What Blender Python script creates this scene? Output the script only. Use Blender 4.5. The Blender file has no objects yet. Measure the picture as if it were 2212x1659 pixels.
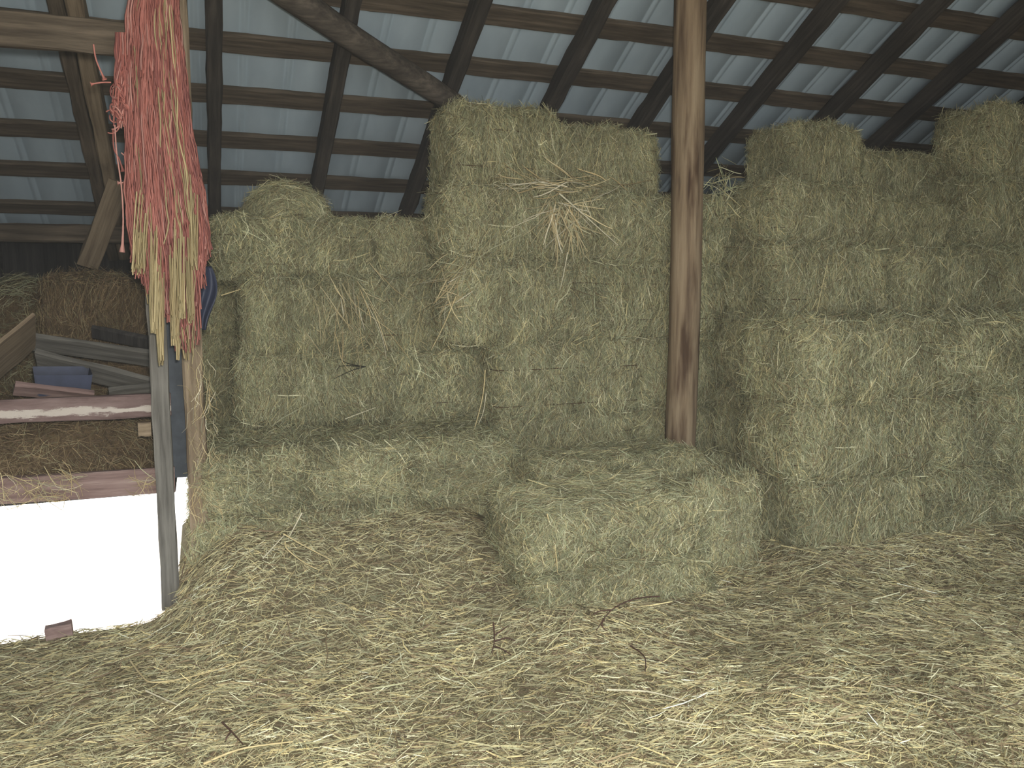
import bpy, bmesh, math, random
import numpy as np
from mathutils import Vector, Matrix

# ------------------------------------------------------------------ camera, sky, sun, exposure
SC = bpy.context.scene
W_PX, H_PX, F_PX = 2212, 1659, 1740.0
CAM_H, PITCH, YAW = 1.65, math.radians(6.9), math.radians(21.1)
cam_data = bpy.data.cameras.new('camera')
cam_data.sensor_width = 36.0
cam_data.lens = 36.0 * F_PX / W_PX
cam_data.clip_start = 0.05
cam = bpy.data.objects.new('camera', cam_data)
SC.collection.objects.link(cam)
cam.location = (0, 0, CAM_H)
cam.rotation_euler = (math.pi / 2 - PITCH, 0, -YAW)
SC.camera = cam

SC.view_settings.view_transform = 'Standard'
SC.view_settings.look = 'None'
SC.view_settings.gamma = 1.0
SC.view_settings.exposure = 1.4
SC.view_settings.use_curve_mapping = False

world = bpy.data.worlds.new('sky')
SC.world = world
world.use_nodes = True
bg = world.node_tree.nodes['Background']
bg.inputs['Color'].default_value = (0.86, 0.94, 1.0, 1)
bg.inputs['Strength'].default_value = 1.7

sun_data = bpy.data.lights.new('sun', 'SUN')
sun_data.energy = 9.0
sun_data.color = (1.0, 0.93, 0.86)
sun_data.angle = math.radians(1.0)
sun = bpy.data.objects.new('sun', sun_data)
SC.collection.objects.link(sun)
sun.rotation_euler = Vector((0.93, 0.10, -0.36)).to_track_quat('-Z', 'Y').to_euler()
sun.location = (-8, 3, 5)

# daylight portal over the open front of the barn, behind the camera
port = bpy.data.lights.new('front_opening_daylight', 'AREA')
port.shape = 'RECTANGLE'
port.size, port.size_y = 6.6, 2.8
port.cycles.is_portal = True
po = bpy.data.objects.new('front_opening_daylight', port)
SC.collection.objects.link(po)
po.location = (1.58, -1.45, 1.36)
po.rotation_euler = Vector((0, 1, 0)).to_track_quat('-Z', 'Z').to_euler()

# the small flash lamp beside the lens that filled in the recesses
fl_data = bpy.data.lights.new('flash_lamp', 'POINT')
fl_data.energy = 175.0
fl_data.shadow_soft_size = 0.05
fl_data.color = (1.0, 0.97, 0.90)
flash = bpy.data.objects.new('flash_lamp', fl_data)
SC.collection.objects.link(flash)
flash.location = (0.05, -0.02, CAM_H + 0.10)

# ------------------------------------------------------------------ camera geometry helpers (place things by where they stand)
fw = np.array([math.sin(YAW) * math.cos(PITCH), math.cos(YAW) * math.cos(PITCH), -math.sin(PITCH)])
rt = np.array([math.cos(YAW), -math.sin(YAW), 0.0])
up = np.cross(rt, fw)
CAM = np.array([0, 0, CAM_H])
def ray(x, y): return fw + rt * (x - W_PX / 2) / F_PX - up * (y - H_PX / 2) / F_PX
def on_z(x, y, z): d = ray(x, y); return CAM + d * ((z - CAM[2]) / d[2])
def on_y(x, y, Y): d = ray(x, y); return CAM + d * (Y / d[1])
TH = math.radians(29.1)
RN = np.array([0, math.sin(TH), math.cos(TH)])          # roof normal
RS = np.array([0, math.cos(TH), -math.sin(TH)])         # down the slope
def on_roof(x, y, d): r = ray(x, y); return CAM + r * (d / (RN @ r))

# ------------------------------------------------------------------ tagging
COL = SC.collection
def tag(o, label=None, cat=None, group=None, kind=None):
    if label: o['label'] = label
    if cat: o['category'] = cat
    if group: o['group'] = group
    if kind: o['kind'] = kind
    return o
def empty(name, loc=(0, 0, 0), rz=0.0):
    o = bpy.data.objects.new(name, None)
    o.empty_display_size = 0.1
    COL.objects.link(o)
    o.location = loc
    o.rotation_euler = (0, 0, rz)
    return o
def link(name, me, parent=None):
    o = bpy.data.objects.new(name, me)
    COL.objects.link(o)
    if parent: o.parent = parent
    return o

# ------------------------------------------------------------------ materials
def hexlin(r, g, b):
    f = lambda c: (c / 12.92 if c <= 0.04045 else ((c + 0.055) / 1.055) ** 2.4)
    return (f(r / 255), f(g / 255), f(b / 255))
def new_mat(name, rough=0.8, spec=0.2, metal=0.0):
    m = bpy.data.materials.new(name)
    m.use_nodes = True
    nt = m.node_tree
    b = nt.nodes['Principled BSDF']
    b.inputs['Roughness'].default_value = rough
    b.inputs['Specular IOR Level'].default_value = spec
    b.inputs['Metallic'].default_value = metal
    return m, nt, b
def N(nt, t, **kw):
    n = nt.nodes.new(t)
    for k, v in kw.items(): setattr(n, k, v)
    return n
def ramp(nt, fac, stops):
    r = N(nt, 'ShaderNodeValToRGB')
    el = r.color_ramp.elements
    while len(el) < len(stops): el.new(0.5)
    for e, (p, c) in zip(el, stops):
        e.position = p
        e.color = (*c, 1)
    nt.links.new(fac, r.inputs['Fac'])
    return r.outputs['Color']
def noise_node(nt, scale, detail=4, rough=0.6, stretch=None, coord='Object', rot=None):
    tc = N(nt, 'ShaderNodeTexCoord')
    mp = N(nt, 'ShaderNodeMapping')
    nt.links.new(tc.outputs[coord], mp.inputs['Vector'])
    if stretch: mp.inputs['Scale'].default_value = stretch
    if rot: mp.inputs['Rotation'].default_value = rot
    n = N(nt, 'ShaderNodeTexNoise')
    n.inputs['Scale'].default_value = scale
    n.inputs['Detail'].default_value = detail
    n.inputs['Roughness'].default_value = rough
    nt.links.new(mp.outputs['Vector'], n.inputs['Vector'])
    return n
def bump(nt, b, h, strength=0.4, dist=0.01):
    bp = N(nt, 'ShaderNodeBump')
    bp.inputs['Strength'].default_value = strength
    bp.inputs['Distance'].default_value = dist
    nt.links.new(h, bp.inputs['Height'])
    nt.links.new(bp.outputs['Normal'], b.inputs['Normal'])

def mat_strand(name, rough=0.75, spec=0.15):
    m, nt, b = new_mat(name, rough, spec)
    a = N(nt, 'ShaderNodeAttribute', attribute_name='tint')
    nt.links.new(a.outputs['Color'], b.inputs['Base Color'])
    return m
STRAND = mat_strand('hay_strands')

def mat_core(name, stops, scale=55):
    m, nt, b = new_mat(name, 0.9, 0.05)
    n = noise_node(nt, scale, 5, 0.75, (1, 1, 0.35))
    c = ramp(nt, n.outputs['Fac'], stops)
    nt.links.new(c, b.inputs['Base Color'])
    bump(nt, b, n.outputs['Fac'], 0.8, 0.02)
    return m
CORE = mat_core('packed_hay', [(0.25, (0.10, 0.095, 0.05)), (0.5, (0.22, 0.21, 0.115)), (0.75, (0.35, 0.34, 0.19))])
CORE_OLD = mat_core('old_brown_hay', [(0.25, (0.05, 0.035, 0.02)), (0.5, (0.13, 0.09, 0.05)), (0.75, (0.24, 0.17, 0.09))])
CORE_FLOOR = mat_core('trampled_hay', [(0.25, (0.12, 0.10, 0.055)), (0.5, (0.26, 0.22, 0.13)), (0.75, (0.42, 0.36, 0.21))], 70)

def mat_wood(name, dark, mid, light, scale=6, axis='X', rough=0.85):
    m, nt, b = new_mat(name, rough, 0.15)
    st = {'X': (0.12, 2, 2), 'Y': (2, 0.12, 2), 'Z': (2, 2, 0.12)}[axis]
    n = noise_node(nt, scale * 3, 6, 0.65, st)
    n2 = noise_node(nt, 1.6, 3, 0.5)
    mx = N(nt, 'ShaderNodeMath', operation='MULTIPLY_ADD')
    nt.links.new(n2.outputs['Fac'], mx.inputs[0])
    mx.inputs[1].default_value = 0.5
    nt.links.new(n.outputs['Fac'], mx.inputs[2])
    sb = N(nt, 'ShaderNodeMath', operation='SUBTRACT')
    nt.links.new(mx.outputs[0], sb.inputs[0])
    sb.inputs[1].default_value = 0.25
    c = ramp(nt, sb.outputs[0], [(0.3, dark), (0.5, mid), (0.72, light)])
    nt.links.new(c, b.inputs['Base Color'])
    bump(nt, b, n.outputs['Fac'], 0.5, 0.006)
    return m
W_RAFTER = mat_wood('dark_rafter_wood', (0.030, 0.026, 0.022), (0.055, 0.047, 0.040), (0.10, 0.085, 0.07), axis='X')
W_PURLIN = mat_wood('brown_purlin_wood', (0.05, 0.038, 0.027), (0.10, 0.078, 0.055), (0.18, 0.14, 0.10), axis='X')
W_TAN = mat_wood('tan_wood', (0.14, 0.10, 0.065), (0.25, 0.19, 0.125), (0.36, 0.28, 0.19), axis='X')
W_POLE = mat_wood('barked_pole_wood', (0.045, 0.036, 0.030), (0.09, 0.075, 0.06), (0.17, 0.14, 0.11), axis='X')
W_GREY = mat_wood('weathered_grey_wood', (0.085, 0.078, 0.068), (0.16, 0.15, 0.13), (0.25, 0.235, 0.205), axis='X')
W_PINK = mat_wood('reddish_pink_lit_wood', (0.14, 0.09, 0.08), (0.26, 0.175, 0.155), (0.38, 0.28, 0.245), axis='X')  # reddish wood; pink light on the lower rail is put into this colour
W_WALL = mat_wood('dark_siding', (0.025, 0.022, 0.022), (0.05, 0.045, 0.042), (0.09, 0.08, 0.072), axis='Z')

def mat_post():
    m, nt, b = new_mat('round_post_wood', 0.8, 0.15)
    n = noise_node(nt, 14, 6, 0.6, (1.6, 1.6, 0.10))
    n2 = noise_node(nt, 5, 4, 0.55, (1.4, 1.4, 0.22))
    c1 = ramp(nt, n.outputs['Fac'], [(0.30, (0.13, 0.085, 0.055)), (0.5, (0.30, 0.215, 0.135)), (0.7, (0.42, 0.32, 0.21))])
    k = ramp(nt, n2.outputs['Fac'], [(0.36, (0.35, 0.29, 0.27)), (0.46, (0.9, 0.9, 0.88)), (0.7, (1, 1, 1))])
    mx = N(nt, 'ShaderNodeMixRGB', blend_type='MULTIPLY')
    mx.inputs['Fac'].default_value = 1
    nt.links.new(c1, mx.inputs[1])
    nt.links.new(k, mx.inputs[2])
    nt.links.new(mx.outputs[0], b.inputs['Base Color'])
    bump(nt, b, n.outputs['Fac'], 0.6, 0.01)
    return m
W_POST = mat_post()

def mat_paint_rail():
    m, nt, b = new_mat('flaking_paint_board', 0.85, 0.15)
    n = noise_node(nt, 9, 6, 0.7, (0.35, 2, 2.2))
    base = ramp(nt, n.outputs['Fac'], [(0.3, (0.11, 0.07, 0.062)), (0.5, (0.19, 0.13, 0.118)), (0.7, (0.27, 0.20, 0.18))])
    tc = N(nt, 'ShaderNodeTexCoord')
    sp = N(nt, 'ShaderNodeSeparateXYZ')
    nt.links.new(tc.outputs['Object'], sp.inputs[0])
    a = N(nt, 'ShaderNodeMath', operation='ADD'); a.inputs[1].default_value = 0.012
    nt.links.new(sp.outputs['Z'], a.inputs[0])
    ab = N(nt, 'ShaderNodeMath', operation='ABSOLUTE'); nt.links.new(a.outputs[0], ab.inputs[0])
    ml = N(nt, 'ShaderNodeMath', operation='MULTIPLY'); ml.inputs[1].default_value = 7.0
    nt.links.new(ab.outputs[0], ml.inputs[0])
    n2 = noise_node(nt, 9, 8, 0.85, (0.45, 1, 2.2))
    sb = N(nt, 'ShaderNodeMath', operation='SUBTRACT')
    nt.links.new(n2.outputs['Fac'], sb.inputs[0]); nt.links.new(ml.outputs[0], sb.inputs[1])
    msk = ramp(nt, sb.outputs[0], [(0.375, (0, 0, 0)), (0.425, (1, 1, 1))])
    mx = N(nt, 'ShaderNodeMixRGB')
    nt.links.new(msk, mx.inputs['Fac']); nt.links.new(base, mx.inputs[1])
    mx.inputs[2].default_value = (0.52, 0.46, 0.40, 1)
    nt.links.new(mx.outputs[0], b.inputs['Base Color'])
    bump(nt, b, n2.outputs['Fac'], 0.5, 0.005)
    return m
W_PAINT = mat_paint_rail()

def mat_metal():
    m, nt, b = new_mat('galvanised_roofing', 0.6, 0.3, 0.1)
    n = noise_node(nt, 3.0, 5, 0.6, (1.5, 0.4, 0.4))
    c = ramp(nt, n.outputs['Fac'], [(0.3, (0.38, 0.47, 0.53)), (0.7, (0.49, 0.59, 0.65))])
    nt.links.new(c, b.inputs['Base Color'])
    return m
METAL = mat_metal()
def mat_flat(name, col, rough=0.8, spec=0.2, scale=12, var=0.25):
    m, nt, b = new_mat(name, rough, spec)
    n = noise_node(nt, scale, 4, 0.6)
    c = ramp(nt, n.outputs['Fac'], [(0.3, tuple(v * (1 - var) for v in col)), (0.7, tuple(min(1, v * (1 + var)) for v in col))])
    nt.links.new(c, b.inputs['Base Color'])
    bump(nt, b, n.outputs['Fac'], 0.3, 0.005)
    return m
M_EARTH = mat_flat('dry_earth', (0.16, 0.13, 0.085))
M_GROUND = mat_flat('pale_concrete_ground', (0.80, 0.78, 0.75), 0.9, 0.1, 3, 0.06)
M_YARD = mat_flat('pale_gravel_yard', (0.42, 0.42, 0.40), 0.9, 0.1, 3, 0.1)
M_BALETWINE = mat_flat('brown_baling_twine', (0.10, 0.065, 0.035))
M_BLUE = mat_flat('blue_plastic', (0.035, 0.042, 0.075), 0.5, 0.3)
M_BLUEGREY = mat_flat('blue_grey_board', (0.075, 0.085, 0.098), 0.7, 0.2)
M_TWIG = mat_flat('brown_twig', (0.10, 0.055, 0.04))
M_BLACKTWIG = mat_flat('dark_sprig', (0.03, 0.028, 0.022))
M_STALK = mat_flat('yellow_straw', (0.62, 0.50, 0.26), 0.6, 0.25, 40, 0.2)
M_STALKG = mat_flat('pale_straw', (0.66, 0.60, 0.42), 0.6, 0.25, 40, 0.2)
M_KNOT = mat_flat('coral_twine', (0.72, 0.17, 0.10), 0.7, 0.2, 60, 0.25)

# ------------------------------------------------------------------ mesh helpers
def mesh_from(name, verts, faces, mats, mat_idx=None, smooth=False, tint=None):
    me = bpy.data.meshes.new(name)
    verts = np.asarray(verts, dtype=np.float32)
    faces = np.asarray(faces, dtype=np.int32)
    nv, nf, k = len(verts), len(faces), faces.shape[1]
    me.vertices.add(nv)
    me.vertices.foreach_set('co', verts.ravel())
    me.loops.add(nf * k)
    me.loops.foreach_set('vertex_index', faces.ravel())
    me.polygons.add(nf)
    me.polygons.foreach_set('loop_start', np.arange(0, nf * k, k, dtype=np.int32))
    me.polygons.foreach_set('loop_total', np.full(nf, k, dtype=np.int32))
    if mat_idx is not None: me.polygons.foreach_set('material_index', np.asarray(mat_idx, dtype=np.int32))
    if smooth: me.polygons.foreach_set('use_smooth', np.ones(nf, dtype=bool))
    for m in mats: me.materials.append(m)
    me.update(calc_edges=True)
    if tint is not None:
        at = me.color_attributes.new('tint', 'FLOAT_COLOR', 'POINT')
        c = np.ones((nv, 4), dtype=np.float32)
        c[:, :3] = tint
        at.data.foreach_set('color', c.ravel())
    me.validate()
    return me

def vnoise(p, seed=0):
    """value noise in [-1,1], p (n,3)"""
    p = np.asarray(p, dtype=np.float64)
    i = np.floor(p).astype(np.int64)
    f = p - i
    f = f * f * (3 - 2 * f)
    def h(a, b, c):
        n = (a * 374761393 + b * 668265263 + c * 2147483647 + seed * 1274126177) & 0xffffffff
        n = ((n ^ (n >> 13)) * 1274126177) & 0xffffffff
        n = n ^ (n >> 16)
        return (n & 0xffff) / 32767.5 - 1
    r = 0
    for dx in (0, 1):
        for dy in (0, 1):
            for dz in (0, 1):
                w = (f[:, 0] if dx else 1 - f[:, 0]) * (f[:, 1] if dy else 1 - f[:, 1]) * (f[:, 2] if dz else 1 - f[:, 2])
                r = r + w * h(i[:, 0] + dx, i[:, 1] + dy, i[:, 2] + dz)
    return r

PAL_HAY = np.array([0.98, 1.0, 0.93]) * np.array([(0.40, 0.37, 0.22), (0.33, 0.33, 0.22), (0.28, 0.29, 0.18), (0.52, 0.44, 0.25), (0.24, 0.185, 0.11),
                    (0.62, 0.57, 0.40), (0.44, 0.42, 0.29), (0.17, 0.145, 0.09)])
P_HAY = np.array([0.20, 0.18, 0.14, 0.13, 0.11, 0.08, 0.10, 0.06])
PAL_FLOOR = np.array([1.06, 1.10, 1.02]) * np.array([(0.47, 0.41, 0.25), (0.36, 0.34, 0.22), (0.58, 0.47, 0.26), (0.27, 0.20, 0.125), (0.68, 0.62, 0.44), (0.40, 0.34, 0.22), (0.18, 0.125, 0.085)])
P_FLOOR = np.array([0.22, 0.17, 0.13, 0.14, 0.11, 0.15, 0.08])
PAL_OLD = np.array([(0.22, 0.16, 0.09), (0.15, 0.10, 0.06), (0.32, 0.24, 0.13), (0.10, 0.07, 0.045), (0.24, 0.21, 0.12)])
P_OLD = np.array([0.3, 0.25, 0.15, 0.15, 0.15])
PAL_STRAW = np.array([(0.50, 0.41, 0.23), (0.60, 0.50, 0.29), (0.43, 0.33, 0.17), (0.64, 0.58, 0.42), (0.36, 0.34, 0.21)])
P_STRAW = np.array([0.30, 0.2, 0.2, 0.12, 0.18])

def strand_arrays(rng, P, T, Nn, L, Wd, lift, pal, pp, k=4, curl=0.12, shade=None):
    """flat curved blades: P centre, T direction, Nn outward, L length, Wd width, lift (n,2) distance off the surface at both ends"""
    n = len(P)
    T = T / np.linalg.norm(T, axis=1, keepdims=True)
    B = np.cross(T, Nn); B /= np.maximum(np.linalg.norm(B, axis=1, keepdims=True), 1e-6)
    t = np.linspace(0, 1, k)[None, :, None]
    cu = rng.normal(0, curl, n)[:, None, None]
    cu2 = rng.normal(0, curl * 0.4, n)[:, None, None]
    Lx = L[:, None, None]
    c = P[:, None, :] + T[:, None, :] * (t - 0.5) * Lx + B[:, None, :] * (cu * ((2 * t - 1) ** 2 - 0.4) + cu2 * np.sin(2 * np.pi * t)) * Lx
    c = c + Nn[:, None, :] * (lift[:, 0][:, None, None] * (1 - t) + lift[:, 1][:, None, None] * t + 0.003)
    roll = rng.uniform(-1.45, 1.45, n)[:, None]
    wv = B * np.cos(roll) + Nn * np.sin(roll)
    wp = (0.35 + 0.65 * np.sin(np.pi * (0.12 + 0.76 * np.linspace(0, 1, k))))[None, :, None]
    off = wv[:, None, :] * Wd[:, None, None] * 0.5 * wp
    v = np.stack([c - off, c + off], axis=2).reshape(-1, 3)
    base = (np.arange(n) * k * 2)[:, None]
    s = np.arange(k - 1)[None, :] * 2
    f = np.stack([base + s, base + s + 1, base + s + 3, base + s + 2], axis=2).reshape(-1, 4)
    col = pal[rng.choice(len(pal), n, p=pp / pp.sum())] * rng.uniform(0.62, 1.38, n)[:, None]
    if shade is not None: col = col * shade[:, None]
    col = np.repeat(np.clip(col, 0, 0.9), k * 2, axis=0)
    return v, f, col

def rodr(v, axis, a):
    a = a[:, None]
    return v * np.cos(a) + np.cross(axis, v) * np.sin(a) + axis * (np.sum(axis * v, 1)[:, None]) * (1 - np.cos(a))

# ---- box-built timber with slight waviness
def timber_mesh(name, L, w, h, mat, segs=24, wob=0.004, seed=0, taper=1.0):
    """beam along local X, width Y, height Z, centred; edges chamfered"""
    rng = np.random.default_rng(seed)
    c = 0.12 * min(w, h)
    prof = np.array([(-w / 2 + c, -h / 2), (w / 2 - c, -h / 2), (w / 2, -h / 2 + c), (w / 2, h / 2 - c), (w / 2 - c, h / 2), (-w / 2 + c, h / 2), (-w / 2, h / 2 - c), (-w / 2, -h / 2 + c)])
    m = len(prof)
    xs = np.linspace(-L / 2, L / 2, segs + 1)
    V = []
    for i, x in enumerate(xs):
        q = prof * (1 + (taper - 1) * i / segs) + rng.normal(0, wob * 0.5, prof.shape) + np.array([math.sin(x * 1.3 + seed) * wob, math.cos(x * 0.9 + seed) * wob])
        V += [(x, a, b) for a, b in q]
    bm = bmesh.new()
    vs = [bm.verts.new(v) for v in V]
    for i in range(segs):
        for j in range(m):
            a, b = i * m + j, i * m + (j + 1) % m
            bm.faces.new((vs[a], vs[b], vs[b + m], vs[a + m]))
    bm.faces.new(list(reversed(vs[:m]))); bm.faces.new(vs[-m:])
    bmesh.ops.recalc_face_normals(bm, faces=bm.faces)
    me = bpy.data.meshes.new(name)
    bm.to_mesh(me); bm.free()
    me.materials.append(mat)
    return me
def place_between(o, a, b, zref):
    """local X along a->b, local Z as close as possible to zref"""
    a, b, zref = Vector(a), Vector(b), Vector(zref)
    x = (b - a).normalized()
    y = zref.cross(x).normalized()
    z = x.cross(y)
    o.matrix_world = Matrix.Translation((a + b) / 2) @ Matrix((x, y, z)).transposed().to_4x4()
def timber(name, a, b, w, h, mat, zref=(0, 0, 1), parent=None, wob=0.004, seed=0, taper=1.0):
    L = (Vector(b) - Vector(a)).length
    o = link(name, timber_mesh(name, L, w, h, mat, max(4, int(L * 8)), wob, seed, taper), None)
    place_between(o, a, b, zref)
    if parent is not None:
        o.parent = parent
        o.matrix_parent_inverse = Matrix.Translation(-Vector(parent.location))
    return o

def tube_arrays(pts, r, sides=5, ends=True):
    pts = np.asarray(pts, float)
    n = len(pts)
    tan = np.gradient(pts, axis=0); tan /= np.maximum(np.linalg.norm(tan, axis=1, keepdims=True), 1e-9)
    ref = np.array([0.31, 0.17, 0.93]) if abs(tan[0] @ np.array([0.31, 0.17, 0.93])) < 0.9 else np.array([1.0, 0, 0])
    rr = np.full(n, r) if np.isscalar(r) else np.asarray(r)
    V = []
    for i in range(n):
        u = np.cross(tan[i], ref); u /= np.linalg.norm(u)
        w = np.cross(tan[i], u)
        for j in range(sides):
            a = 2 * math.pi * j / sides
            V.append(pts[i] + rr[i] * (u * math.cos(a) + w * math.sin(a)))
    Fc = []
    for i in range(n - 1):
        for j in range(sides):
            a, b = i * sides + j, i * sides + (j + 1) % sides
            Fc.append((a, b, b + sides, a + sides))
    return np.array(V), np.array(Fc)
def tube_mesh(name, pts, r, mat, sides=5):
    v, f = tube_arrays(pts, r, sides)
    return mesh_from(name, v, f, [mat], smooth=True)
def smooth_path(pts, n=16):
    pts = np.asarray(pts, float)
    t = np.linspace(0, len(pts) - 1, n)
    out = []
    for s in t:
        i = min(int(s), len(pts) - 2); f = s - i
        p0, p1, p2, p3 = pts[max(i - 1, 0)], pts[i], pts[i + 1], pts[min(i + 2, len(pts) - 1)]
        out.append(0.5 * ((2 * p1) + (-p0 + p2) * f + (2 * p0 - 5 * p1 + 4 * p2 - p3) * f ** 2 + (-p0 + 3 * p1 - 3 * p2 + p3) * f ** 3))
    return np.array(out)

# ------------------------------------------------------------------ the setting
DR = 4.0                                    # rafters' undersides: distance of the roof plane above the eye
RAF_D, PUR_D = 0.14, 0.04
def roof_pt(X, Y, d):                       # point of the plane at distance d, given X and Y
    z = CAM_H + (d - RN[1] * Y) / RN[2]
    return np.array([X, Y, z])

def box_struct(name, x0, x1, y0, y1, z0, z1, mat):
    bm = bmesh.new()
    bmesh.ops.create_cube(bm, size=1)
    for v in bm.verts:
        v.co = ((x0 + x1) / 2 + v.co.x * (x1 - x0), (y0 + y1) / 2 + v.co.y * (y1 - y0), (z0 + z1) / 2 + v.co.z * (z1 - z0))
    me = bpy.data.meshes.new(name); bm.to_mesh(me); bm.free()
    me.materials.append(mat)
    return tag(link(name, me), kind='structure')

# floor slab: L-shaped, stops at the ledge on the left
def floor_mesh():
    bm = bmesh.new()
    out = [(-1.75, -5.0), (7.2, -5.0), (7.2, 7.9), (-0.14, 7.9), (-0.14, 4.22), (-1.75, 4.22)]
    top = [bm.verts.new((x, y, -0.03)) for x, y in out]
    bot = [bm.verts.new((x, y, -0.55)) for x, y in out]
    bm.faces.new(top)
    bm.faces.new(list(reversed(bot)))
    for i in range(len(out)):
        j = (i + 1) % len(out)
        bm.faces.new((top[i], bot[i], bot[j], top[j]))
    bmesh.ops.recalc_face_normals(bm, faces=bm.faces)
    me = bpy.data.meshes.new('floor'); bm.to_mesh(me); bm.free()
    me.materials.append(M_EARTH)
    return me
tag(link('floor', floor_mesh()), kind='structure')
def sheet(name, x0, x1, y0, y1, z, mat):
    me = mesh_from(name, [(x0, y0, z), (x1, y0, z), (x1, y1, z), (x0, y1, z)], [(0, 1, 2, 3)], [mat])
    return tag(link(name, me), kind='structure')
sheet('ground_outside', -40, -0.14, 4.22, 40, -0.5, M_GROUND)
sheet('ground_yard', -40, 40, -40, -5.0, -0.5, M_YARD)

def siding(name, a, b, z0, ztop, mat, board=0.18):
    """vertical boards from a to b (x,y); ztop = function of point"""
    a, b = np.array(a, float), np.array(b, float)
    L = np.linalg.norm(b - a); d = (b - a) / L; nrm = np.array([-d[1], d[0]])
    n = max(1, int(round(L / board)))
    V, Fc = [], []
    rng = np.random.default_rng(5)
    for i in range(n):
        s0, s1 = L * i / n, L * (i + 1) / n + 0.002
        o0 = rng.uniform(0, 0.012)
        base = len(V)
        for s in (s0, s1):
            for o in (o0, o0 + 0.025):
                p = a + d * s + nrm * o
                V.append((p[0], p[1], z0)); V.append((p[0], p[1], ztop(p[0], p[1])))
        # indices: s0o0z0,s0o0z1,s0o1z0,s0o1z1,s1...
        for q in ((0, 1, 5, 4), (2, 6, 7, 3), (0, 2, 3, 1), (4, 5, 7, 6), (1, 3, 7, 5), (0, 4, 6, 2)):
            Fc.append(tuple(base + k for k in q))
    return tag(link(name, mesh_from(name, V, Fc, [mat])), kind='structure')
RT_ = DR + RAF_D + PUR_D + 0.02
rz = lambda x, y: roof_pt(x, y, RT_)[2] if y > -0.6 else roof_pt(x, -0.6, RT_)[2] - (-0.6 - y) * 0.5566
siding('wall_back', (7.2, 7.85), (-0.14, 7.85), -0.5, rz, W_WALL)
siding('wall_back_loft', (-0.14, 7.85), (-2.1, 7.85), 0.62, rz, W_WALL)
siding('wall_right', (7.2, -2.4), (7.2, 7.85), -0.5, rz, W_WALL)
siding('wall_left', (-1.75, 4.2), (-1.75, -2.4), -0.5, rz, W_WALL)
siding('wall_front_light_mask', (-1.75, -1.5), (7.2, -1.5), 2.75, rz, W_WALL)  # unseen wall added behind the camera to keep the daylight low
siding('wall_side_light_mask', (4.9, -1.5), (7.2, -1.5), -0.5, lambda x, y: 2.75, W_WALL)  # unseen wall added to narrow the daylight from behind the camera
siding('wall_left_return', (-2.12, 4.17), (-1.74, 4.17), -0.5, rz, W_WALL)
siding('wall_left_loft', (-2.1, 7.85), (-2.1, 4.16), 0.62, rz, W_WALL)

def roof_mesh():
    xs, hs = [], []
    x = -2.4
    while x < 7.6:                      # twin ribs every 0.30 m
        for dx, h in ((0, 0), (0.010, 0.010), (0.022, 0.010), (0.032, 0), (0.052, 0), (0.062, 0.010), (0.074, 0.010), (0.084, 0)):
            xs.append(x + dx); hs.append(h)
        x += 0.30
    d0 = DR + RAF_D + PUR_D + 0.004
    n = len(xs)
    V = []
    ys = np.linspace(8.3, -0.6, 9)
    for Y in ys:
        for xx, h in zip(xs, hs):
            p = roof_pt(xx, Y, d0 + h)
            V.append(p)
    for Y in (-0.6, -2.4):              # the front slope falls the other way
        for xx, h in zip(xs, hs):
            p = roof_pt(xx, -0.6, d0 + h)
            V.append((xx, Y, p[2] - (-0.6 - Y) * 0.5566))
    Fc = []
    for r in list(range(len(ys) - 1)) + [len(ys)]:
        for i in range(n - 1):
            Fc.append((r * n + i, r * n + i + 1, (r + 1) * n + i + 1, (r + 1) * n + i))
    return mesh_from('ceiling', V, Fc, [METAL])
tag(link('ceiling', roof_mesh()), kind='structure')

# rafters
RAF = [(-0.685, 0.085, W_PURLIN, 'dark brown doubled rafter board above the left opening, its darker left half'),
       (-0.592, 0.095, W_TAN, 'lighter tan board nailed along the leftmost rafter above the opening'),
       (0.15, 0.095, W_RAFTER, 'dark rafter just right of the hanging pink twine'),
       (0.95, 0.10, W_RAFTER, 'dark rafter ending behind the left hay stack, crossed by the diagonal pole'),
       (1.76, 0.10, W_RAFTER, 'dark rafter meeting the lower end of the diagonal pole beside the tall central stack'),
       (2.59, 0.105, W_RAFTER, 'dark rafter coming down onto the top left bale of the central stack'),
       (3.43, 0.105, W_RAFTER, 'dark rafter partly hidden behind the round post at the picture top'),
       (4.29, 0.11, W_RAFTER, 'dark rafter slanting down into the gap just right of the round post'),
       (5.13, 0.11, W_RAFTER, 'dark rafter coming down onto the rear top bale of the right stack'),
       (5.95, 0.11, W_RAFTER, 'rightmost dark rafter, running to the corner behind the tall right bales')]
for i, (X, w, m, lab) in enumerate(RAF):
    y0, y1 = (-0.5, 8.2)
    a, b = roof_pt(X, y0, DR + RAF_D / 2), roof_pt(X, y1, DR + RAF_D / 2)
    o = timber('rafter', a, b, w, RAF_D, m, RN, wob=0.005, seed=i)
    tag(o, lab, 'roof beam', 'roof rafters')
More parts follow.
